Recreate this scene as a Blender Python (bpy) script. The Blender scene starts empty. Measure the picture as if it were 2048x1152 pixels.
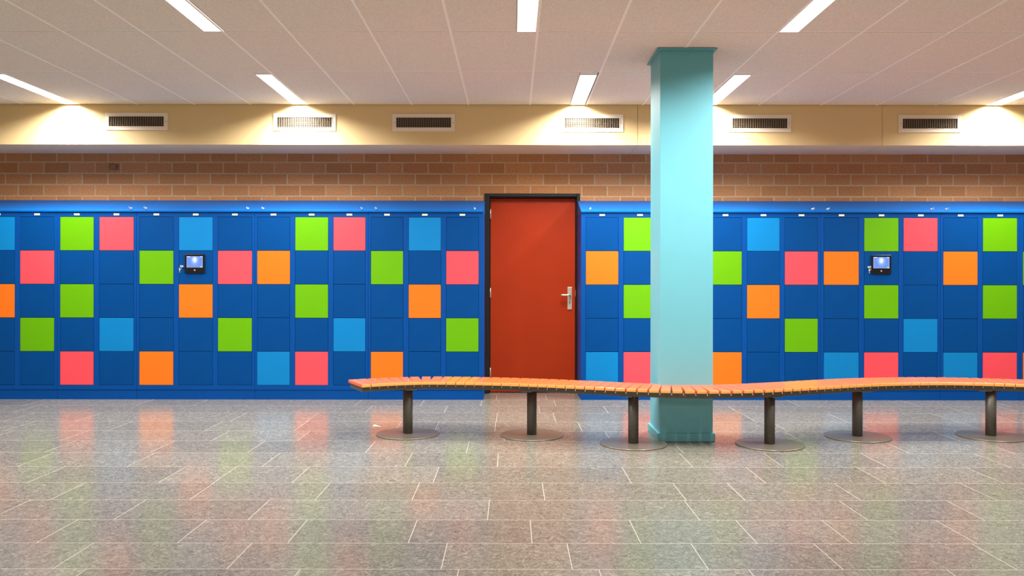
import bpy, bmesh, math, random
from mathutils import Vector, Matrix
random.seed(7)
SC = bpy.context.scene
COL = SC.collection
R = math.radians

# ------------------------------------------------------------------ camera, world, light, exposure
F, HC, VX, HY = 1640.0, 1.232, 1024.0, 560.0      # focal length (px), eye height (m), principal column, horizon row
D_LOCK, D_WALL, D_BEAM = 8.42, 8.90, 8.30         # distances of locker fronts, brick wall, bulkhead front
Z_CEIL, Z_BEAM = 3.007, 2.599
cam_d = bpy.data.cameras.new('camera'); cam = bpy.data.objects.new('camera', cam_d); COL.objects.link(cam)
cam.location = (0, 0, HC); cam.rotation_euler = (math.pi/2, R(-0.07), 0)
cam_d.sensor_width = 36; cam_d.lens = F/2048*36; cam_d.shift_y = (HY-576)/2048; cam_d.clip_end = 100
SC.camera = cam
SC.view_settings.view_transform = 'Standard'; SC.view_settings.look = 'None'
SC.view_settings.gamma = 1; SC.view_settings.use_curve_mapping = False
SC.view_settings.exposure = -0.3
W = bpy.data.worlds.new('world'); SC.world = W; W.use_nodes = True
W.node_tree.nodes['Background'].inputs[0].default_value = (1, .9, .8, 1)
W.node_tree.nodes['Background'].inputs[1].default_value = 0.05
LAMP_POWER, LAMP_SPREAD, LAMP_COL = 102.0, 155, (1.0, .965, .915)
DIFFUSER_EMIT = 3.0

# ------------------------------------------------------------------ measuring helpers
def X(px, d): return (px-VX)*d/F
def Z(py, d): return HC-(py-HY)*d/F
def D(py, z=0.0): return (HC-z)*F/(py-HY)

# ------------------------------------------------------------------ materials
def lin(c):
    return tuple(((v/255)/12.92 if v/255 <= .04045 else ((v/255+.055)/1.055)**2.4) for v in c)+(1,)
def mat(name, rgb, rough=.5, metal=0, spec=.5, coat=0, noise=0, nscale=40, bump=0, bscale=200, emit=None, estr=0, rvar=0):
    m = bpy.data.materials.new(name); m.use_nodes = True
    nt = m.node_tree; b = nt.nodes['Principled BSDF']
    c = lin(rgb)
    b.inputs['Base Color'].default_value = c
    b.inputs['Roughness'].default_value = rough; b.inputs['Metallic'].default_value = metal
    b.inputs['Specular IOR Level'].default_value = spec; b.inputs['Coat Weight'].default_value = coat
    b.inputs['Coat Roughness'].default_value = .12
    tc = nt.nodes.new('ShaderNodeTexCoord')
    if noise or rvar:
        n = nt.nodes.new('ShaderNodeTexNoise'); n.inputs['Scale'].default_value = nscale; n.inputs['Detail'].default_value = 4
        nt.links.new(tc.outputs['Object'], n.inputs['Vector'])
        if noise:
            r = nt.nodes.new('ShaderNodeMapRange'); r.inputs[1].default_value = .3; r.inputs[2].default_value = .7
            r.inputs[3].default_value = 1-noise; r.inputs[4].default_value = 1+noise
            nt.links.new(n.outputs['Fac'], r.inputs[0])
            mx = nt.nodes.new('ShaderNodeVectorMath'); mx.operation = 'SCALE'; mx.inputs[0].default_value = c[:3]
            nt.links.new(r.outputs[0], mx.inputs['Scale']); nt.links.new(mx.outputs[0], b.inputs['Base Color'])
        if rvar:
            r2 = nt.nodes.new('ShaderNodeMapRange'); r2.inputs[3].default_value = rough-rvar; r2.inputs[4].default_value = rough+rvar
            nt.links.new(n.outputs['Fac'], r2.inputs[0]); nt.links.new(r2.outputs[0], b.inputs['Roughness'])
    if bump:
        n2 = nt.nodes.new('ShaderNodeTexNoise'); n2.inputs['Scale'].default_value = bscale; n2.inputs['Detail'].default_value = 3
        nt.links.new(tc.outputs['Object'], n2.inputs['Vector'])
        bp = nt.nodes.new('ShaderNodeBump'); bp.inputs['Strength'].default_value = bump; bp.inputs['Distance'].default_value = .002
        nt.links.new(n2.outputs['Fac'], bp.inputs['Height']); nt.links.new(bp.outputs[0], b.inputs['Normal'])
    if emit:
        b.inputs['Emission Color'].default_value = lin(emit); b.inputs['Emission Strength'].default_value = estr
    return m

M = {}
M['blue_body'] = mat('painted_blue_steel', (0, 66, 138), .45, spec=.12, noise=.04, nscale=2, bump=.05)
M['B'] = mat('blue_door_paint', (0, 63, 126), .48, spec=.08, noise=.05, nscale=3, bump=.06)
M['G'] = mat('green_door_paint', (92, 160, 0), .45, spec=.2, noise=.02, nscale=3, bump=.05)
M['P'] = mat('pink_door_paint', (226, 72, 84), .45, spec=.2, noise=.02, nscale=3, bump=.05)
M['L'] = mat('light_blue_door_paint', (0, 116, 180), .45, spec=.2, noise=.02, nscale=3, bump=.05)
M['O'] = mat('orange_door_paint', (240, 108, 24), .45, spec=.2, noise=.02, nscale=3, bump=.05)
M['hood'] = mat('sloping_hood_paint', (0, 88, 164), .42, spec=.15)
M['plate'] = mat('number_plate_plastic', (225, 222, 205), .4)
M['chrome'] = mat('chrome', (215, 215, 215), .18, 1)
M['nickel'] = mat('nickel_lock', (205, 205, 208), .35, .3)
M['black'] = mat('black_plastic', (12, 12, 13), .25)
M['frame_black'] = mat('black_frame_paint', (16, 16, 16), .3)
M['door_red'] = mat('red_orange_door_paint', (162, 46, 7), .46, spec=.2, noise=.04, nscale=2.5, bump=.08)
M['handle'] = mat('satin_aluminium', (205, 196, 182), .35, .6)
M['teal'] = mat('teal_column_paint', (104, 176, 190), .5, spec=.25, noise=.02, nscale=3, bump=.06)
M['cream'] = mat('cream_bulkhead_paint', (214, 188, 138), .6, noise=.02, nscale=2, bump=.04)
M['soffit'] = mat('soffit_paint', (238, 212, 176), .7)
M['vent_white'] = mat('white_enamel', (226, 214, 198), .45)
M['vent_fin'] = mat('vent_fin_metal', (150, 132, 108), .45, .2)
M['dark'] = mat('dark_duct', (24, 18, 12), .8)
M['steel'] = mat('dark_brushed_steel', (90, 86, 80), .48, .45, rvar=.06, nscale=60, noise=.08)
M['disc'] = mat('satin_steel_plate', (122, 117, 104), .32, .45, rvar=.05, nscale=30, noise=.04)
M['slat'] = mat('orange_varnished_wood', (238, 98, 44), .34, coat=.35, noise=.04, nscale=9, bump=.03, bscale=60)
M['slat_end'] = mat('honey_end_grain', (232, 164, 82), .4, coat=.25, noise=.06, nscale=30)
M['tbar'] = mat('ceiling_rail_enamel', (255, 252, 247), .5)
M['wall'] = mat('off_white_wall_paint', (214, 200, 184), .8, noise=.02, nscale=2)
M['brown_box'] = mat('brown_metal_box', (150, 104, 66), .5, .2)
M['white_flat'] = mat('matt_white', (240, 236, 228), .8)
M['backing'] = mat('ceiling_void', (60, 52, 46), .9)

def mat_tile():
    m = bpy.data.materials.new('mineral_fibre_tile'); m.use_nodes = True; nt = m.node_tree; b = nt.nodes['Principled BSDF']
    b.inputs['Roughness'].default_value = .9
    tc = nt.nodes.new('ShaderNodeTexCoord')
    n = nt.nodes.new('ShaderNodeTexNoise'); n.inputs['Scale'].default_value = 90; n.inputs['Detail'].default_value = 6
    n2 = nt.nodes.new('ShaderNodeTexNoise'); n2.inputs['Scale'].default_value = 2.2; n2.inputs['Detail'].default_value = 2
    for q in (n, n2): nt.links.new(tc.outputs['Object'], q.inputs['Vector'])
    a = nt.nodes.new('ShaderNodeValToRGB'); a.color_ramp.elements[0].position = .32; a.color_ramp.elements[1].position = .68
    a.color_ramp.elements[0].color = lin((220, 215, 208)); a.color_ramp.elements[1].color = lin((241, 236, 230))
    nt.links.new(n.outputs['Fac'], a.inputs[0])
    mx = nt.nodes.new('ShaderNodeMix'); mx.data_type = 'RGBA'; mx.blend_type = 'MULTIPLY'; mx.inputs[0].default_value = .5
    a2 = nt.nodes.new('ShaderNodeValToRGB'); a2.color_ramp.elements[0].position = .35; a2.color_ramp.elements[1].position = .65
    a2.color_ramp.elements[0].color = (1, .95, .92, 1); a2.color_ramp.elements[1].color = (.95, .97, .94, 1)
    nt.links.new(n2.outputs['Fac'], a2.inputs[0])
    nt.links.new(a.outputs[0], mx.inputs[6]); nt.links.new(a2.outputs[0], mx.inputs[7]); nt.links.new(mx.outputs[2], b.inputs['Base Color'])
    bp = nt.nodes.new('ShaderNodeBump'); bp.inputs['Strength'].default_value = .3; bp.inputs['Distance'].default_value = .003
    nt.links.new(n.outputs['Fac'], bp.inputs['Height']); nt.links.new(bp.outputs[0], b.inputs['Normal'])
    return m
M['tile'] = mat_tile()

def mat_brick():
    m = bpy.data.materials.new('tan_brick'); m.use_nodes = True; nt = m.node_tree; b = nt.nodes['Principled BSDF']
    b.inputs['Roughness'].default_value = .85; b.inputs['Specular IOR Level'].default_value = .25
    tc = nt.nodes.new('ShaderNodeTexCoord'); sp = nt.nodes.new('ShaderNodeSeparateXYZ'); cb = nt.nodes.new('ShaderNodeCombineXYZ')
    nt.links.new(tc.outputs['Object'], sp.inputs[0])
    ax = nt.nodes.new('ShaderNodeMath'); ax.operation = 'ADD'; ax.inputs[1].default_value = 20.0-.045
    az = nt.nodes.new('ShaderNodeMath'); az.operation = 'ADD'; az.inputs[1].default_value = 1.215*2-2.140+.1215*6
    nt.links.new(sp.outputs['X'], ax.inputs[0]); nt.links.new(sp.outputs['Z'], az.inputs[0])
    nt.links.new(ax.outputs[0], cb.inputs[0]); nt.links.new(az.outputs[0], cb.inputs[1])
    br = nt.nodes.new('ShaderNodeTexBrick'); br.inputs['Scale'].default_value = 1
    br.inputs['Brick Width'].default_value = .278; br.inputs['Row Height'].default_value = .1215
    br.inputs['Mortar Size'].default_value = .0095; br.inputs['Mortar Smooth'].default_value = .25; br.inputs['Bias'].default_value = -.1
    br.inputs['Color1'].default_value = lin((194, 138, 92)); br.inputs['Color2'].default_value = lin((176, 122, 78))
    br.inputs['Mortar'].default_value = lin((196, 164, 130))
    nt.links.new(cb.outputs[0], br.inputs['Vector'])
    n = nt.nodes.new('ShaderNodeTexNoise'); n.inputs['Scale'].default_value = 60; n.inputs['Detail'].default_value = 8; n.inputs['Roughness'].default_value = .75
    nt.links.new(tc.outputs['Object'], n.inputs['Vector'])
    a = nt.nodes.new('ShaderNodeValToRGB'); a.color_ramp.elements[0].position = .3; a.color_ramp.elements[1].position = .55
    a.color_ramp.elements[0].color = (.42, .36, .32, 1); a.color_ramp.elements[1].color = (1, 1, 1, 1)
    nt.links.new(n.outputs['Fac'], a.inputs[0])
    mx = nt.nodes.new('ShaderNodeMix'); mx.data_type = 'RGBA'; mx.blend_type = 'MULTIPLY'; mx.inputs[0].default_value = .6
    nt.links.new(br.outputs['Color'], mx.inputs[6]); nt.links.new(a.outputs[0], mx.inputs[7]); nt.links.new(mx.outputs[2], b.inputs['Base Color'])
    h = nt.nodes.new('ShaderNodeMath'); h.operation = 'MULTIPLY_ADD'; h.inputs[1].default_value = -1.0
    nt.links.new(br.outputs['Fac'], h.inputs[0]); nt.links.new(n.outputs['Fac'], h.inputs[2])
    bp = nt.nodes.new('ShaderNodeBump'); bp.inputs['Strength'].default_value = .6; bp.inputs['Distance'].default_value = .006
    nt.links.new(h.outputs[0], bp.inputs['Height']); nt.links.new(bp.outputs[0], b.inputs['Normal'])
    return m
M['brick'] = mat_brick()

def mat_stone():
    m = bpy.data.materials.new('grey_stone_floor_tile'); m.use_nodes = True; nt = m.node_tree; b = nt.nodes['Principled BSDF']
    tc = nt.nodes.new('ShaderNodeTexCoord'); at = nt.nodes.new('ShaderNodeAttribute'); at.attribute_name = 'tone'
    wp = nt.nodes.new('ShaderNodeTexNoise'); wp.inputs['Scale'].default_value = 14; wp.inputs['Detail'].default_value = 2
    nt.links.new(tc.outputs['Object'], wp.inputs['Vector'])
    wm = nt.nodes.new('ShaderNodeMix'); wm.data_type = 'VECTOR'; wm.inputs[0].default_value = .07
    nt.links.new(tc.outputs['Object'], wm.inputs[4]); nt.links.new(wp.outputs['Color'], wm.inputs[5])
    n = nt.nodes.new('ShaderNodeTexNoise'); n.inputs['Scale'].default_value = 46; n.inputs['Detail'].default_value = 7; n.inputs['Roughness'].default_value = .72; n.inputs['Distortion'].default_value = 1.6
    nt.links.new(wm.outputs[1], n.inputs['Vector'])
    a = nt.nodes.new('ShaderNodeValToRGB'); e = a.color_ramp.elements
    e[0].position = .36; e[1].position = .66
    e[0].color = lin((85, 82, 74)); e[1].color = lin((150, 145, 131))
    x = a.color_ramp.elements.new(.5); x.color = lin((113, 109, 99))
    nt.links.new(n.outputs['Fac'], a.inputs[0])
    mx = nt.nodes.new('ShaderNodeVectorMath'); mx.operation = 'SCALE'
    nt.links.new(a.outputs[0], mx.inputs[0]); nt.links.new(at.outputs['Fac'], mx.inputs['Scale']); nt.links.new(mx.outputs[0], b.inputs['Base Color'])
    r = nt.nodes.new('ShaderNodeMapRange'); r.inputs[3].default_value = .15; r.inputs[4].default_value = .26
    nt.links.new(n.outputs['Fac'], r.inputs[0]); nt.links.new(r.outputs[0], b.inputs['Roughness'])
    b.inputs['Specular IOR Level'].default_value = .4
    bp = nt.nodes.new('ShaderNodeBump'); bp.inputs['Strength'].default_value = .05; bp.inputs['Distance'].default_value = .001
    nt.links.new(n.outputs['Fac'], bp.inputs['Height']); nt.links.new(bp.outputs[0], b.inputs['Normal'])
    return m
M['stone'] = mat_stone()
M['grout'] = mat('light_grout', (156, 148, 136), .6)

def mat_screen():
    m = bpy.data.materials.new('lit_screen'); m.use_nodes = True; nt = m.node_tree; b = nt.nodes['Principled BSDF']
    b.inputs['Base Color'].default_value = (.01, .01, .02, 1); b.inputs['Roughness'].default_value = .2
    tc = nt.nodes.new('ShaderNodeTexCoord'); mp = nt.nodes.new('ShaderNodeMapping')
    mp.inputs['Location'].default_value = (0, 0, -.016); mp.inputs['Scale'].default_value = (1, 1, .75)
    ln = nt.nodes.new('ShaderNodeVectorMath'); ln.operation = 'LENGTH'
    nt.links.new(tc.outputs['Object'], mp.inputs[0]); nt.links.new(mp.outputs[0], ln.inputs[0])
    a = nt.nodes.new('ShaderNodeValToRGB'); e = a.color_ramp.elements
    e[0].position = .012; e[0].color = lin((225, 245, 255)); e[1].position = .05; e[1].color = lin((108, 146, 232))
    x = e.new(.028); x.color = lin((140, 175, 244))
    nt.links.new(ln.outputs['Value'], a.inputs[0]); nt.links.new(a.outputs[0], b.inputs['Emission Color'])
    b.inputs['Emission Strength'].default_value = 1.35
    return m
M['screen'] = mat_screen()
M['screen_mark'] = mat('lit_screen_mark', (30, 30, 30), .2, emit=(215, 232, 255), estr=1.4)
M['lamp'] = mat('lamp_diffuser', (240, 240, 238), .5, emit=(255, 250, 244), estr=DIFFUSER_EMIT)

# ------------------------------------------------------------------ mesh helpers
class MB:
    def __init__(s): s.bm = bmesh.new()
    def box(s, x0, x1, y0, y1, z0, z1, mi=0):
        v = [s.bm.verts.new(p) for p in ((x0,y0,z0),(x1,y0,z0),(x1,y1,z0),(x0,y1,z0),(x0,y0,z1),(x1,y0,z1),(x1,y1,z1),(x0,y1,z1))]
        fs = [s.bm.faces.new([v[i] for i in q]) for q in ((0,3,2,1),(4,5,6,7),(0,1,5,4),(1,2,6,5),(2,3,7,6),(3,0,4,7))]
        for f in fs: f.material_index = mi
        return fs
    def prism_x(s, prof, x0, x1, mi=0):          # closed (y, z) profile extruded along x
        a = [s.bm.verts.new((x0, y, z)) for y, z in prof]; b = [s.bm.verts.new((x1, y, z)) for y, z in prof]
        n = len(prof); fs = [s.bm.faces.new(a), s.bm.faces.new(b[::-1])]
        for i in range(n):
            j = (i+1) % n; fs.append(s.bm.faces.new((a[j], a[i], b[i], b[j])))
        for f in fs: f.material_index = mi
    def lathe(s, prof, axis='z', n=32, c=(0,0,0), mi=0, smooth=True):   # (radius, height) profile
        rings = []
        for r, h in prof:
            ring = []
            for i in range(n):
                t = 2*math.pi*i/n; p = (r*math.cos(t), r*math.sin(t), h)
                if axis == 'y': p = (p[0], -p[2], p[1])
                if axis == 'x': p = (p[2], p[0], p[1])
                ring.append(s.bm.verts.new((p[0]+c[0], p[1]+c[1], p[2]+c[2])))
            rings.append(ring)
        for a, b in zip(rings, rings[1:]):
            for i in range(n):
                j = (i+1) % n; f = s.bm.faces.new((a[i], a[j], b[j], b[i])); f.smooth = smooth; f.material_index = mi
        f1 = s.bm.faces.new(rings[0][::-1]); f2 = s.bm.faces.new(rings[-1]); f1.material_index = f2.material_index = mi
    def tube(s, pts, r, n=8, mi=0):
        rings = []
        for k, p in enumerate(pts):
            p = Vector(p); t = (Vector(pts[min(k+1, len(pts)-1)])-Vector(pts[max(k-1, 0)])).normalized()
            u = t.cross(Vector((0, 0, 1)));  u = u.normalized() if u.length > .01 else Vector((1, 0, 0)); w = t.cross(u)
            rings.append([s.bm.verts.new(p+u*r*math.cos(2*math.pi*i/n)+w*r*math.sin(2*math.pi*i/n)) for i in range(n)])
        for a, b in zip(rings, rings[1:]):
            for i in range(n):
                j = (i+1) % n; f = s.bm.faces.new((a[i], a[j], b[j], b[i])); f.smooth = True; f.material_index = mi
        s.bm.faces.new(rings[0][::-1]); s.bm.faces.new(rings[-1])
    def mesh(s, name, mats):
        bmesh.ops.recalc_face_normals(s.bm, faces=s.bm.faces[:])
        me = bpy.data.meshes.new(name); s.bm.to_mesh(me); s.bm.free()
        for m in mats: me.materials.append(M[m])
        return me
    def build(s, name, mats, parent=None, loc=(0,0,0), bevel=0, rotz=0, label=None):
        if isinstance(mats, str): mats = [mats]
        return link(name, s.mesh(name, mats), parent, loc, bevel, rotz, label)
def link(name, me, parent=None, loc=(0,0,0), bevel=0, rotz=0, label=None):
    o = bpy.data.objects.new(name, me); COL.objects.link(o); o.location = loc; o.rotation_euler = (0, 0, rotz)
    if parent: o.parent = parent
    if bevel:
        b = o.modifiers.new('bevel', 'BEVEL'); b.width = bevel; b.segments = 2; b.limit_method = 'ANGLE'; b.harden_normals = False
    if label: o['label'] = label
    return o
def thing(name, label, cat, loc=(0,0,0), group=None):
    o = bpy.data.objects.new(name, None); COL.objects.link(o); o.location = loc; o.empty_display_size = .1
    return tag(o, label, cat, group)
def tag(o, label, cat, group=None):
    o['label'] = label; o['category'] = cat
    if group: o['group'] = group
    return o
def struct(o): o['kind'] = 'structure'; return o
def copy_tree(o, parent=None):
    c = o.copy(); COL.objects.link(c); c.parent = parent
    for ch in o.children: copy_tree(ch, c)
    return c

XW = 7.2           # side walls
Y0 = -4.0          # wall behind the camera

# ------------------------------------------------------------------ floor: courses of long stone tiles with pale joints
def make_floor():
    ys = [826, 843.7, 862.5, 882.3, 906, 934, 966, 1000.5, 1040, 1086.7, 1138.6]
    J = {812:[51,737.6,892,1079,1212,1468,1720,1915], 826:[38,178,478,625,994,1109,1498,1676,1890], 843.7:[41,240,427,601.5,795.7,874,991,1160,1560,1734,1950],
         862.5:[149,441,608,790,1010,1216,1587,1740,1895], 882.3:[120,326,513,741,936,1356,1600,1794], 906:[71.8,283.7,542.8,817.6,996,1373,1548,1749.6,1985.5],
         934:[94,345,451,602,872.6,1253.7,1512.8,1742.8,1970.8], 966:[137,404,646,832,1087.6,1359.7,1473,1696,1959], 1000.5:[20,260.5,518,977.5,1384.6,1707.6,1932],
         1040:[115.5,384.5,595.5,826,1062.7,1271,1493.6,1674.5,1913.7], 1086.7:[147,479.5,889,1140,1400,1657.7,1990], 1138.6:[126,577,912,1209,1525,1944]}
    edges = [9.1, 8.80, 8.42, D(812)]+[D(y) for y in ys]
    known = {round(D(y), 3): (y, v) for y, v in J.items()}
    known[round(8.42, 3)] = (800, [68,290,401.6,717,845,963,1110,1330,1587,1820])
    while edges[-1] > Y0: edges.append(edges[-1]-.36)
    bm = bmesh.new(); tone = bm.faces.layers.float.new('tone')
    g = .002
    def quad(x0, x1, y0, y1, mi, t=1.0):
        vs = [bm.verts.new(p) for p in ((x0,y0,0),(x1,y0,0),(x1,y1,0),(x0,y1,0))]
        f = bm.faces.new(vs); f.material_index = mi; f[tone] = t
    for k in range(len(edges)-1):
        d1, d0 = edges[k], edges[k+1]; gg = g*1.0
        xs = []
        if round(d1, 3) in known:
            y, v = known[round(d1, 3)]; dm = 2/(1/d0+1/d1)
            xs = sorted(X(p, dm) for p in v)
        if not xs: xs = [random.uniform(-.4, .4)]
        while xs[-1] < XW: xs.append(xs[-1]+random.choice((.6, .75, .9, .52)))
        while xs[0] > -XW: xs.insert(0, xs[0]-random.choice((.6, .75, .9, .52)))
        xs = [-XW-.1]+[x for x in xs if -XW < x < XW]+[XW+.1]
        for a, b in zip(xs, xs[1:]):
            quad(a+gg, b-gg, d0+gg, d1-gg, 0, random.uniform(.9, 1.1))
            quad(b-gg, b+gg, d0+gg, d1-gg, 1)
        quad(-XW-.1, XW+.1, d1-gg, d1+gg, 1)
    quad(-XW-.1, XW+.1, edges[-1]-.3, edges[-1]-gg, 0)
    me = bpy.data.meshes.new('floor')
    bm.to_mesh(me); bm.free(); me.materials.append(M['stone']); me.materials.append(M['grout'])
    o = link('floor', me); struct(o)
make_floor()

# ------------------------------------------------------------------ ceiling: tiles 0.6 x 1.2 on rails, strip lights let in
LX = [-6.75,-6.15,-5.55,-4.96,-4.38,-3.793,-3.217,-2.649,-2.069,-1.6,-1.015,-.4416,.179,.751,1.322,1.894,2.498,3.123,3.686,4.283,4.95,5.52,6.1,6.7]
ROWS = [8.30, 6.997, 5.857, 4.66, 3.46, 2.26, 1.06, -.14, -1.34, -2.54, Y0]
far = [(-4.53, -4.383), (-2.222, -2.077), (.583, .735), (1.914, 2.068), (4.775, 4.938)]
near = [(-4.53, -4.383), (-2.205, -2.05), (.030, .172), (1.9, 2.045), (4.29, 4.44)]
LIGHTS = [(far, 0), (near, 2), (near, 8)]  # last row is unseen, added behind the camera to bounce light onto the ceiling
def make_ceiling():
    m = MB(); g = .0016
    holes = {}
    for xs, r in LIGHTS: holes[r] = xs
    for r in range(len(ROWS)-1):
        d1, d0 = ROWS[r], ROWS[r+1]
        xs = [-XW]+LX+[XW]
        hs = holes.get(r, [])
        for a, b in zip(xs, xs[1:]):
            segs = [(a, b)]
            for h0, h1 in hs:
                new = []
                for s0, s1 in segs:
                    if h1 <= s0 or h0 >= s1: new.append((s0, s1)); continue
                    if h0 > s0: new.append((s0, h0))
                    if h1 < s1: new.append((h1, s1))
                segs = new
            for s0, s1 in segs:
                if s1-s0 < .02: continue
                m.box(s0+g, s1-g, d0+.010, d1-.010, Z_CEIL, Z_CEIL+.02, 0)
    for x in LX:                                      # main rails
        m.box(x-.009, x+.009, Y0, 8.30, Z_CEIL-.003, Z_CEIL-.0002, 1)
    for y in ROWS[1:-1]: m.box(-XW, XW, y-.006, y+.006, Z_CEIL+.0005, Z_CEIL+.004, 1)
    m.box(-XW, XW, Y0, 8.9, Z_CEIL+.07, Z_CEIL+.14, 2)
    struct(m.build('ceiling', ['tile', 'tbar', 'backing']))
make_ceiling()

# strip lights
def make_strip(w, ln):
    root = thing('ceiling_light', '', 'ceiling light')
    b = MB(); t = .006
    b.box(-w/2+.001, -w/2+t, .001, ln-.001, -.004, .05); b.box(w/2-t, w/2-.001, .001, ln-.001, -.004, .05)
    b.box(-w/2+t, w/2-t, .001, t, -.004, .05); b.box(-w/2+t, w/2-t, ln-t, ln-.001, -.004, .05)
    b.box(-w/2+.001, w/2-.001, .001, ln-.001, .05, .054)
    b.build('housing', 'tbar', root)
    b = MB(); b.box(-w/2+t+.0005, w/2-t-.0005, t+.0005, ln-t-.0005, -.001, .006); b.build('diffuser', 'lamp', root)
    return root
where_x = {'far': ['leftmost', 'second from left', 'in the middle, above the door side', 'partly behind the teal column', 'rightmost'],}
lab_far = ['glowing strip light touching the cream bulkhead at the far left of the ceiling',
           'glowing strip light ending at the cream bulkhead between the first and third air vents',
           'glowing strip light ending above the cream bulkhead between the red door and the teal column',
           'glowing strip light at the bulkhead, half hidden behind the teal column',
           'glowing strip light touching the bulkhead at the far right edge of the photo']
lab_near = ['strip light of the nearer ceiling row, outside the left edge of the photo',
            'glowing strip light cut by the top edge of the photo, left of the three there',
            'glowing strip light cut by the top edge of the photo, above the red door',
            'glowing strip light cut by the top edge of the photo, right of the teal column',
            'strip light of the nearer ceiling row, outside the right edge of the photo']
for (xs, r) in LIGHTS:
    d1, d0 = ROWS[r], ROWS[r+1]
    if r == 0: d0 = 7.08; d1 = 8.285
    for i, (a, b) in enumerate(xs):
        w, ln = b-a, d1-d0
        if r == 0: lab, grp = lab_far[i], 'strip lights at the bulkhead'
        elif r == 2: lab, grp = lab_near[i], 'strip lights of the nearer ceiling row'
        else: lab, grp = 'added unseen ceiling strip light behind the viewer, for bounce light on the ceiling', 'added unseen strip lights for bounce light'
        t = make_strip(w, ln); t.location = ((a+b)/2, d0, Z_CEIL); t['label'] = lab; t['group'] = grp
        ld = bpy.data.lights.new('lamp_tube', 'AREA'); ld.shape = 'RECTANGLE'; ld.size = w-.02; ld.size_y = ln-.03
        ld.energy = LAMP_POWER*ln/1.2; ld.spread = R(LAMP_SPREAD); ld.color = LAMP_COL
        lo = bpy.data.objects.new('lamp_tube', ld); COL.objects.link(lo); lo.parent = t; lo.location = (0, ln/2, -.006)
# infill tiles in front of the far strips (they are a little shorter than the tile course)
m = MB()
for a, b in far: m.box(a+.002, b-.002, ROWS[1]+.002, 7.078, Z_CEIL, Z_CEIL+.02)
struct(m.build('ceiling_infill', 'tile')); bpy.data.objects['ceiling_infill'].name = 'trim_1'

# ------------------------------------------------------------------ bulkhead (cream front, pale underside)
def make_bulkhead():
    cuts = [-XW, X(1275, D_BEAM), X(1764, D_BEAM), XW]
    m = MB()
    for a, b in zip(cuts, cuts[1:]):
        fs = m.box(a+.0018, b-.0018, D_BEAM, D_WALL-.001, Z_BEAM, Z_CEIL+.06, 0); fs[0].material_index = 1
    m.box(-XW, XW, D_BEAM+.02, D_WALL-.001, Z_BEAM+.02, Z_CEIL+.05, 1)
    struct(m.build('trim_2', ['cream', 'soffit']))
make_bulkhead()

# ------------------------------------------------------------------ walls
DX0, DX1, DZ = X(969, D_WALL), X(1160, D_WALL), Z(387, D_WALL)
m = MB(); m.box(-XW-.2, DX0, D_WALL, D_WALL+.25, 0, 3.2); m.box(DX1, XW+.2, D_WALL, D_WALL+.25, 0, 3.2); m.box(DX0, DX1, D_WALL, D_WALL+.25, DZ, 3.2)
struct(m.build('wall_back', 'brick'))
m = MB(); m.box(-XW-.2, -XW, Y0-.2, D_WALL, 0, 3.2); struct(m.build('wall_left', 'wall'))
m = MB(); m.box(XW, XW+.2, Y0-.2, D_WALL, 0, 3.2); struct(m.build('wall_right', 'wall'))
m = MB(); m.box(-XW, XW, Y0-.2, Y0, 0, 3.2); struct(m.build('wall_front', 'wall'))

# ------------------------------------------------------------------ door
def make_door():
    root = bpy.data.objects.new('door_1', None); COL.objects.link(root); struct(root)
    root['label'] = 'closed red-orange door in a black frame between the two rows of lockers'
    root.location = ((DX0+DX1)/2, D_WALL, 0)
    cx = root.location.x; a, b = DX0-cx, DX1-cx; T = DZ
    lx0, lx1, lz = X(981, 8.97)-cx, X(1150, 8.97)-cx, Z(397, 8.97)
    m = MB()
    m.box(a+.0005, lx0-.012, -.018, .12, 0, T-.0005); m.box(lx1+.012, b-.0005, -.018, .12, 0, T-.0005); m.box(lx0-.012, lx1+.012, -.018, .12, lz+.012, T-.0005)
    m.box(lx0-.012, lx0-.003, .035, .12, 0, lz+.003); m.box(lx1+.003, lx1+.012, .035, .12, 0, lz+.003); m.box(lx0-.012, lx1+.012, .035, .12, lz+.003, lz+.012)
    m.box(lx0-.012, lx0+.012, .113, .13, 0, lz+.012); m.box(lx1-.012, lx1+.012, .113, .13, 0, lz+.012)
    m.build('door_frame', 'frame_black', root, bevel=.003, label='black door frame')
    m = MB(); m.box(lx0, lx1, .07, .11, .008, lz)
    leaf = m.build('door_leaf', 'door_red', root, bevel=.002, label='red-orange door leaf')
    for y0, y1 in ((418, 437), (576, 595), (736, 754)):
        m = MB(); z0, z1 = Z(y1, 8.95), Z(y0, 8.95)
        m.lathe([(.0, z0-.003), (.0075, z0), (.0075, z1), (0.0, z1+.003)], c=(lx0-.003, .06, 0), n=12)
        m.box(lx0-.008, lx0+.006, .062, .069, z0, z1)
        m.build('hinge', 'handle', root)
    px0, px1, pz0, pz1 = X(1135, 8.96)-cx, X(1144, 8.96)-cx, Z(619, 8.96), Z(574, 8.96)
    m = MB(); m.box(px0, px1, .06, .0695, pz0, pz1); h = m.build('handle_plate', 'handle', root, bevel=.003)
    lz_ = Z(590, 8.95); pc = (px0+px1)/2
    m = MB(); m.lathe([(.011, -.06), (.011, -.012)], axis='y', n=20, c=(pc+.004, 0, lz_))
    m.tube([(pc+.006, .012, lz_), (pc-.02, .010, lz_), (pc-.075, .012, lz_), (pc-.098, .014, lz_)], .0105, 14)
    m.build('lever', 'handle', h)
    kz = Z(605, 8.95)
    m = MB(); m.lathe([(.0045, -.0602), (.0045, -.0590)], axis='y', n=16, c=(pc, 0, kz)); m.box(pc-.0024, pc+.0024, .0590, .0601, kz-.013, kz)
    m.build('keyhole', 'black', h)
    m = MB(); m.box(lx1+.002, lx1+.0045, .036, .06, Z(592, 8.95), Z(580, 8.95)); m.build('strike_plate', 'handle', root)
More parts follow.
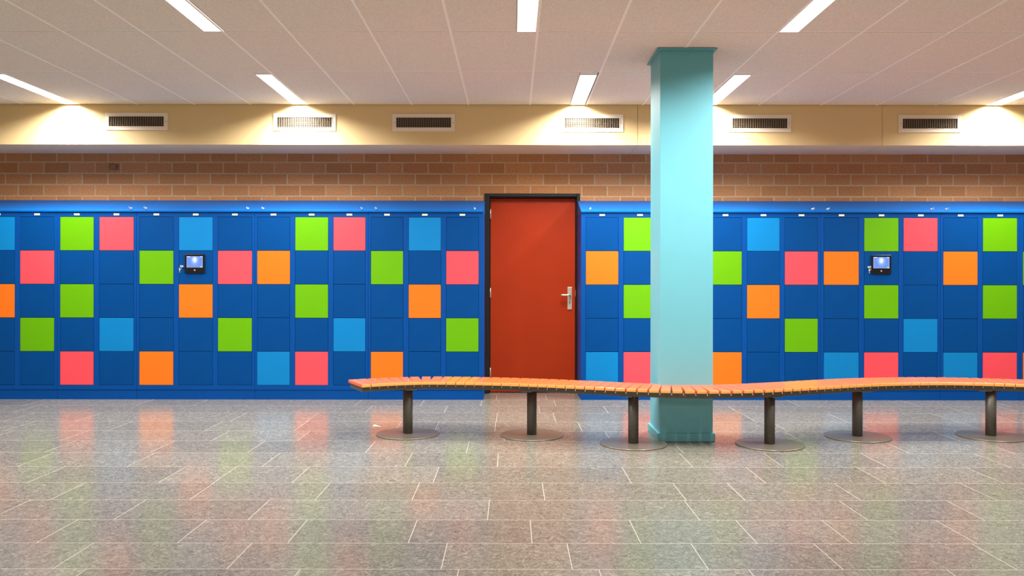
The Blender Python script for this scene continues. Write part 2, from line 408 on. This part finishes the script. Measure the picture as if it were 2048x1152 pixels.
make_door()
m = MB(); m.box(DX0-.0, DX1+.0, D_WALL+.14, D_WALL+.2, 0, DZ); struct(m.build('trim_3', 'backing'))

# ------------------------------------------------------------------ lockers
ZT, ZB = Z(434.6, D_LOCK), Z(771, D_LOCK)
PITCH = (ZT-ZB)/5
NAME = {'B': 'dark blue', 'G': 'green', 'P': 'pink', 'L': 'light blue', 'O': 'orange'}
door_cache = {}
def door_mesh(w, c):
    k = (round(w, 3), c)
    if k not in door_cache:
        m = MB(); m.box(0, w, 0, .016, 0, PITCH-.0045); door_cache[k] = m.mesh('locker_door', [c])
    return door_cache[k]
def key_parts(root, loc, ring=False):
    m = MB(); x, y, z = loc
    m.lathe([(.010, -.0), (.010, .012), (.008, .016)], axis='y', n=16, c=loc)
    lk = m.build('cam_lock', 'nickel', root)
    m = MB(); m.box(x-.0012, x+.0012, y-.042, y-.014, z-.004, z+.004)
    m.lathe([(.0105, -.0013), (.0105, .0013)], axis='x', n=16, c=(x, y-.05, z+.004))
    if ring:
        pts = [(x-.006+.011*math.cos(t*.52), y-.05, z-.018+.014*math.sin(t*.52)) for t in range(13)]
        m.tube(pts, .0012, 6)
        m.box(x-.018, x-.004, y-.052, y-.049, z-.036, z-.020); m.box(x-.013, x-.009, y-.052, y-.049, z-.062, z-.036)
    m.build('key', 'nickel', lk)
def cabinet(x0, x1, cols, locks, label, end=None):
    """x0, x1 and the column spans are picture columns on the locker front plane"""
    d = D_LOCK; L = lambda p: X(p, d)
    ox = L(x0); root = thing('locker_cabinet', label, 'locker cabinet', (ox, d, 0), 'blue locker cabinets along the brick wall')
    w = L(x1)-ox; dep = D_WALL-d-.002; g = .001
    m = MB()
    m.box(g, w-g, .018, dep, .0, ZT+.05)                                # carcass
    m.box(g, w-g, 0, .02, .100, ZB-.002); m.box(g, w-g, 0, .02, ZT+.001, 1.925)
    e = [0]; 
    for a, b, _ in cols: e += [L(a)-ox-.0025, L(b)-ox+.0025]
    e.append(w)
    for i in range(0, len(e), 2):
        a, b = e[i], e[i+1]
        if i == 0: a += g
        if i == len(e)-2: b -= g
        m.box(a, b, 0, .02, ZB-.002, ZT+.001)
    m.build('carcass', 'blue_body', root, bevel=.0015)
    m = MB(); m.box(g, w-g, .004, .02, .0, .098); m.build('plinth', 'blue_body', root, bevel=.0015)
    zt = Z(401.5, D_WALL)
    prof = [(-.012, 1.927), (-.012, 1.941), (-.006, 1.947), (.035, 1.953), (.08, 1.966), (.14, 1.985), (.22, 2.011), (dep, zt), (dep, 1.927)]
    m = MB(); m.prism_x(prof, g*.6, w-g*.6); m.build('sloping_hood', 'hood', root)
    for a, b, code in cols:
        xa, xb = L(a)-ox, L(b)-ox
        for r, c in enumerate(code):
            zz = ZT-(r+1)*PITCH+.002
            dc = 'B' if c == 'T' else c
            o = link('locker_door', door_mesh(xb-xa, dc), root, (xa, .0005, zz), bevel=.0012)
            if c not in 'BT': o['label'] = NAME[c]+' locker door'
            if c == 'T':
                o['label'] = 'dark blue locker door carrying the touch terminal'
                cx = (xa+xb)/2-.006+.0; cz = Z(528, d)
                t = MB(); t.box(-.103, .103, -.012, -.0005, -.098, .098)
                te = t.build('touch_terminal', 'black', root, (cx, 0, cz), bevel=.006, label='black wall terminal with a lit screen')
                t = MB(); t.box(-.081, .081, -.0015, 0, -.057, .057); sc = t.build('screen', 'screen', te, (0, -.0125, .018))
                t = MB()
                t.box(-.080, -.044, -.0005, 0, .048, .056); t.box(.054, .080, -.0005, 0, .049, .056); t.box(.058, .080, -.0005, 0, -.056, -.048)
                t.box(-.081, -.079, -.0005, 0, -.057, .057); t.box(.079, .081, -.0005, 0, -.057, .057); t.box(-.081, .081, -.0005, 0, -.057, -.0555)
                t.build('screen_mark', 'screen_mark', te, (0, -.0145, .018))
                t = MB(); t.lathe([(.008, 0), (.008, .003), (.006, .004)], axis='y', n=16); t.build('button', 'handle', te, (0, -.012, -.068))
                key_parts(root, (cx-.128, -.0, cz-.03), True)
        t = MB(); t.box(-.0285, .0285, -.004, -.0003, -.0095, .0095); t.build('number_plate', 'plate', root, ((xa+xb)/2, 0, Z(429.8, d)), bevel=.001)
    for p in locks:
        key_parts(root, (L(p)-ox, .035, 1.966))
    return root

cabinet(-122, 114.6, [(-115, -48, 'GBPBB'), (-38, 29, 'LBOBB'), (40.5, 108, 'BPBGB')], [],
        'leftmost blue locker cabinet, cut by the left edge, its last column pink above green')
cabinet(114.6, 273, [(120.5, 187, 'GBGBP'), (199, 267, 'PBBLB')], [260],
        'two-column blue locker cabinet near the left edge with a pink door at upper right')
cabinet(273, 509.3, [(279, 346.5, 'BGBBO'), (358, 425, 'LTOBB'), (436, 503.5, 'BPBGB')], [290, 494.4],
        'blue locker cabinet left of the bench, black terminal under a light blue door')
cabinet(509.3, 736.5, [(514.5, 579.5, 'BOBBL'), (590.5, 656, 'GBGBP'), (667, 730.5, 'PBBLB')], [524.8, 722],
        'blue locker cabinet behind the left tip of the bench, orange door in its first column')
cabinet(736.5, 967, [(742, 806, 'BGBBO'), (817.5, 881.5, 'LBOBB'), (892.5, 957, 'BPBGB')], [751, 949],
        'blue locker cabinet directly left of the red door')
cabinet(1162, 1396, [(1172, 1236.5, 'BOBBL'), (1247.5, 1312, 'GBGBP'), (1323, 1388, 'PBBLB')], [1181, 1379],
        'blue locker cabinet directly right of the red door, partly behind the teal column')
cabinet(1396, 1641, [(1418, 1483.5, 'BGBBO'), (1494.5, 1559, 'LBOBB'), (1570, 1635.5, 'BPBGB')], [1626.5],
        'blue locker cabinet just right of the teal column')
cabinet(1641, 1880.7, [(1648, 1717.5, 'BOBBL'), (1728.7, 1796.7, 'GTGBP'), (1807.5, 1875, 'PBBLB')], [1656.6, 1865],
        'blue locker cabinet on the right with a lit black terminal between two green doors')
cabinet(1880.7, 2039.5, [(1887, 1955, 'BOBBL'), (1966, 2034, 'GBGBP')], [1895],
        'two-column blue locker cabinet near the right edge, orange door beside green ones')
cabinet(2039.5, 2280, [(2046.5, 2113, 'BGBBO'), (2125, 2192, 'LBOBB'), (2204, 2272, 'BPBGB')], [2265],
        'rightmost blue locker cabinet, only a sliver at the right edge of the photo')

# ------------------------------------------------------------------ teal column
def make_column():
    dp = D(883); x0, x1 = X(1316, dp), X(1431, dp); df = dp+.018
    cx0, cx1 = X(1320, df), X(1426, df); dep = .43; cx = (cx0+cx1)/2
    root = thing('column', 'square teal pillar from floor to ceiling standing behind the slatted bench', 'column', (cx, df, 0))
    hw = (cx1-cx0)/2
    m = MB(); m.box(-hw, hw, 0, dep, .0, Z_CEIL-.004); m.build('shaft', 'teal', root, bevel=.002)
    m = MB(); m.box(x0-cx, x1-cx, -.018, dep+.018, .0, .063); m.build('skirting', 'teal', root, bevel=.004)
    m = MB(); m.box(-hw-.026, hw+.026, -.026, dep+.026, Z_CEIL-.014, Z_CEIL-.0035); m.build('ceiling_collar', 'teal', root, bevel=.001)
make_column()

# ------------------------------------------------------------------ air vents
def make_vent():
    root = thing('air_vent', '', 'air vent')
    W2, H2 = .3165, .0885; w, h = .277, .050
    m = MB()
    m.box(-W2, W2, -.008, 0, h, H2); m.box(-W2, W2, -.008, 0, -H2, -h); m.box(-W2, -w, -.008, 0, -h, h); m.box(w, W2, -.008, 0, -h, h)
    m.box(-w-.006, w+.006, -.012, -.008, h, h+.006); m.box(-w-.006, w+.006, -.012, -.008, -h-.006, -h); m.box(-w-.006, -w, -.012, -.008, -h, h); m.box(w, w+.006, -.012, -.008, -h, h)
    m.build('frame', 'vent_white', root, bevel=.0015)
    m = MB(); m.box(-w, w, -.0008, -.0002, -h, h); m.build('duct_opening', 'dark', root)
    m = MB(); n = 24
    for i in range(1, n): x = -w+2*w*i/n; m.box(x-.0013, x+.0013, -.011, -.005, -h, h)
    for i in range(1, 9): z = -h+2*h*i/9; m.box(-w, w, -.0045, -.0012, z-.0009, z+.0009)
    m.build('grille', 'vent_fin', root)
    m = MB()
    for sx in (-1, 1): m.lathe([(.004, .0), (.004, .0025)], axis='y', n=12, c=(sx*(w+.02), -.008, 0))
    m.build('screw', 'steel', root)
    return root
proto = make_vent()
vents = [(273, 243, 'leftmost white air vent in the cream bulkhead'), (609, 245, 'white air vent brightly lit under the strip light, second from the left'),
         (847, 245.3, 'white air vent above the orange and green lockers just left of the red door'), (1183.5, 246.5, 'brightly lit white air vent just left of the teal column, above the door'),
         (1519, 247, 'white air vent just right of the teal column'), (1859, 247.5, 'rightmost white air vent in the cream bulkhead')]
for i, (px, py, lab) in enumerate(vents):
    o = proto if i == 0 else copy_tree(proto)
    py_ = py-(px-1024)*.00122
    o.location = (X(px, D_BEAM), D_BEAM, Z(py_, D_BEAM)); o['label'] = lab; o['group'] = 'air vents along the cream bulkhead'

# small round-lidded box on the brickwork
root = thing('junction_box', 'small brown round-lidded junction box on the bricks at upper left', 'junction box', (X(228, D_WALL), D_WALL, Z(335, D_WALL)))
m = MB(); m.box(-.052, .052, -.012, 0, -.033, .033); m.build('back_plate', 'brown_box', root, bevel=.004)
m = MB(); m.lathe([(.034, .011), (.034, .022), (.028, .028)], axis='y', n=24); m.build('lid', 'brown_box', root)
m = MB(); m.box(-.046, -.038, -.016, -.0115, -.008, .008); m.box(.038, .046, -.016, -.0115, -.008, .008); m.build('screw', 'steel', root)

# ------------------------------------------------------------------ serpentine bench
ZS = .43; TH = .0245; WID = .355
def catmull(P, n=14):
    out = []
    Q = [2*P[0]-P[1]]+P+[2*P[-1]-P[-2]]
    for i in range(1, len(Q)-2):
        for k in range(n):
            t = k/n; a, b, c, d = Q[i-1], Q[i], Q[i+1], Q[i+2]
            out.append(.5*((2*b)+(-a+c)*t+(2*a-5*b+4*c-d)*t*t+(-a+3*b-3*c+d)*t**3))
    out.append(P[-1]); return out
def make_bench():
    raw = [(709.5, 6.43), (760, 6.535), (811, 6.60), (860, 6.64), (905, 6.645), (967, 6.637), (1049, 6.55), (1098, 6.49), (1155, 6.40), (1230, 6.27), (1300, 6.14),
           (1367, 6.075), (1428, 6.065), (1485, 6.13), (1542, 6.21), (1583, 6.29), (1640, 6.42), (1706, 6.53), (1750, 6.585), (1800, 6.62), (1860, 6.635), (1898, 6.63), (1964, 6.585), (2047, 6.507)]
    P = [Vector((X(px, d), d)) for px, d in raw]+[Vector((4.4, 6.38)), Vector((4.72, 6.26)), Vector((5.0, 6.13))]
    # smooth a little
    for q in range(5): P = [P[0]]+[(P[i-1]+2*P[i]+P[i+1])/4 if (i > 3 and i < 16) or q == 0 else P[i] for i in range(1, len(P)-1)]+[P[-1]]
    C = catmull(P)
    S = [0]
    for a, b in zip(C, C[1:]): S.append(S[-1]+(b-a).length)
    def at(s):
        s = max(0, min(S[-1]-1e-6, s)); i = 0
        lo, hi = 0, len(S)-1
        while hi-lo > 1:
            mid = (lo+hi)//2
            if S[mid] <= s: lo = mid
            else: hi = mid
        t = (s-S[lo])/(S[lo+1]-S[lo]); p = C[lo].lerp(C[lo+1], t)
        i0, i1 = max(0, lo-4), min(len(C)-1, lo+5); T = (C[i1]-C[i0]).normalized()
        return p, T
    o0, _ = at(S[-1]/2)
    root = thing('bench', 'long wavy bench of orange wooden slats on six round-footed steel posts', 'bench', (o0.x, o0.y, 0))
    # slats
    pitch = .077; n = int(S[-1]/pitch)
    sm = MB(); wl = pitch-.0055
    fs = sm.box(-wl/2, wl/2, -WID/2, WID/2, 0, TH, 0); fs[2].material_index = 1; fs[4].material_index = 1
    me = sm.mesh('slat', ['slat', 'slat_end'])
    cm = MB(); cm.box(-.0022, .0022, -.004, .004, -.008, .004); cm.lathe([(.0042, 0), (.0042, .003), (.003, .005)], axis='y', n=10, c=(0, -.003, -.008)); clip = cm.mesh('clip', ['nickel'])
    scm = MB(); scm.lathe([(.0032, 0), (.0032, .0012)], n=10, c=(0, -WID*.28, TH)); scm.lathe([(.0032, 0), (.0032, .0012)], n=10, c=(0, WID*.28, TH)); screw = scm.mesh('screw', ['chrome'])
    for k in range(n):
        s = (k+.5)*pitch; p, T = at(s); ang = math.atan2(T.y, T.x)
        sl = link('slat', me, root, (p.x-o0.x, p.y-o0.y, ZS-TH), bevel=.0042, rotz=ang+random.uniform(-.004, .004))
        link('screw', screw, sl)
        if k < n-1:
            p, T = at(s+pitch/2); N = Vector((T.y, -T.x)); q = p+N*(WID/2-.0215)
            link('clip', clip, root, (q.x-o0.x, q.y-o0.y, ZS-TH-.004), rotz=math.atan2(T.y, T.x))
    # two rails following the curve, closed by end bars
    hz0, hz1 = ZS-TH-.036, ZS-TH-.0005
    for side, nm in ((1, 'rail'), (-1, 'rail')):
        m = MB(); prev = None
        for k in range(0, 141):
            s = .012+(n*pitch-.024)*k/140; p, T = at(s); N = Vector((T.y, -T.x))*side
            a = p+N*(WID/2-.024)-o0; b = p+N*(WID/2-.034)-o0
            ring = [m.bm.verts.new((a.x, a.y, hz0)), m.bm.verts.new((b.x, b.y, hz0)), m.bm.verts.new((b.x, b.y, hz1)), m.bm.verts.new((a.x, a.y, hz1))]
            if prev:
                for i in range(4): m.bm.faces.new((prev[i], prev[(i+1) % 4], ring[(i+1) % 4], ring[i]))
            else: m.bm.faces.new(ring)
            prev = ring
        m.bm.faces.new(prev[::-1]); m.build(nm, 'steel', root)
    for s in (.018, n*pitch-.018):
        p, T = at(s); m = MB(); m.box(-.006, .006, -WID/2+.034, WID/2-.034, hz0, hz1)
        m.build('end_bar', 'steel', root, (p.x-o0.x, p.y-o0.y, 0), rotz=math.atan2(T.y, T.x))
    # posts
    for px, yb in ((816, 870), (1064, 871), (1267, 890), (1539.5, 891), (1715, 875), (1982, 874.5)):
        d = D(yb); x = X(px, d)
        best = min(range(len(C)), key=lambda i: abs(C[i].x-x)); T = (C[min(best+3, len(C)-1)]-C[max(best-3, 0)]).normalized()
        dm = (d*2+C[best].y)/3
        x = X(px, dm)
        m = MB(); m.lathe([(.0385, .010), (.0385, hz0+.0)], n=40)
        po = m.build('post', 'steel', root, (x-o0.x, dm-o0.y, 0))
        m = MB(); m.lathe([(.25, 0), (.25, .006), (.247, .010), (.0, .010)][:3], n=72); m.build('base_plate', 'disc', po, label='round satin steel foot plate')
        m = MB(); m.box(-.045, .045, -WID/2+.034-.02, WID/2-.034+.02, hz0-.006, hz0); m.box(-.02, .02, -WID/2+.034, WID/2-.034, hz0, hz0+.03)
        m.build('cross_bar', 'steel', root, (C[best].x-o0.x, C[best].y-o0.y, 0), rotz=math.atan2(T.y, T.x))
make_bench()

# small flat white triangle on the floor
d = D(852); m = MB()
v = [m.bm.verts.new(p) for p in ((-.03, .05, .0012), (.045, -.05, .0012), (-.028, -.035, .0012), (-.03, .05, .002), (.045, -.05, .002), (-.028, -.035, .005))]
for q in ((0,1,2), (5,4,3), (0,3,4,1), (1,4,5,2), (2,5,3,0)): m.bm.faces.new([v[i] for i in q])
tag(m.build('white_triangle', 'white_flat', None, (X(754, d), d, 0)), 'tiny white triangle on the floor behind the leftmost bench foot', 'paper scrap')
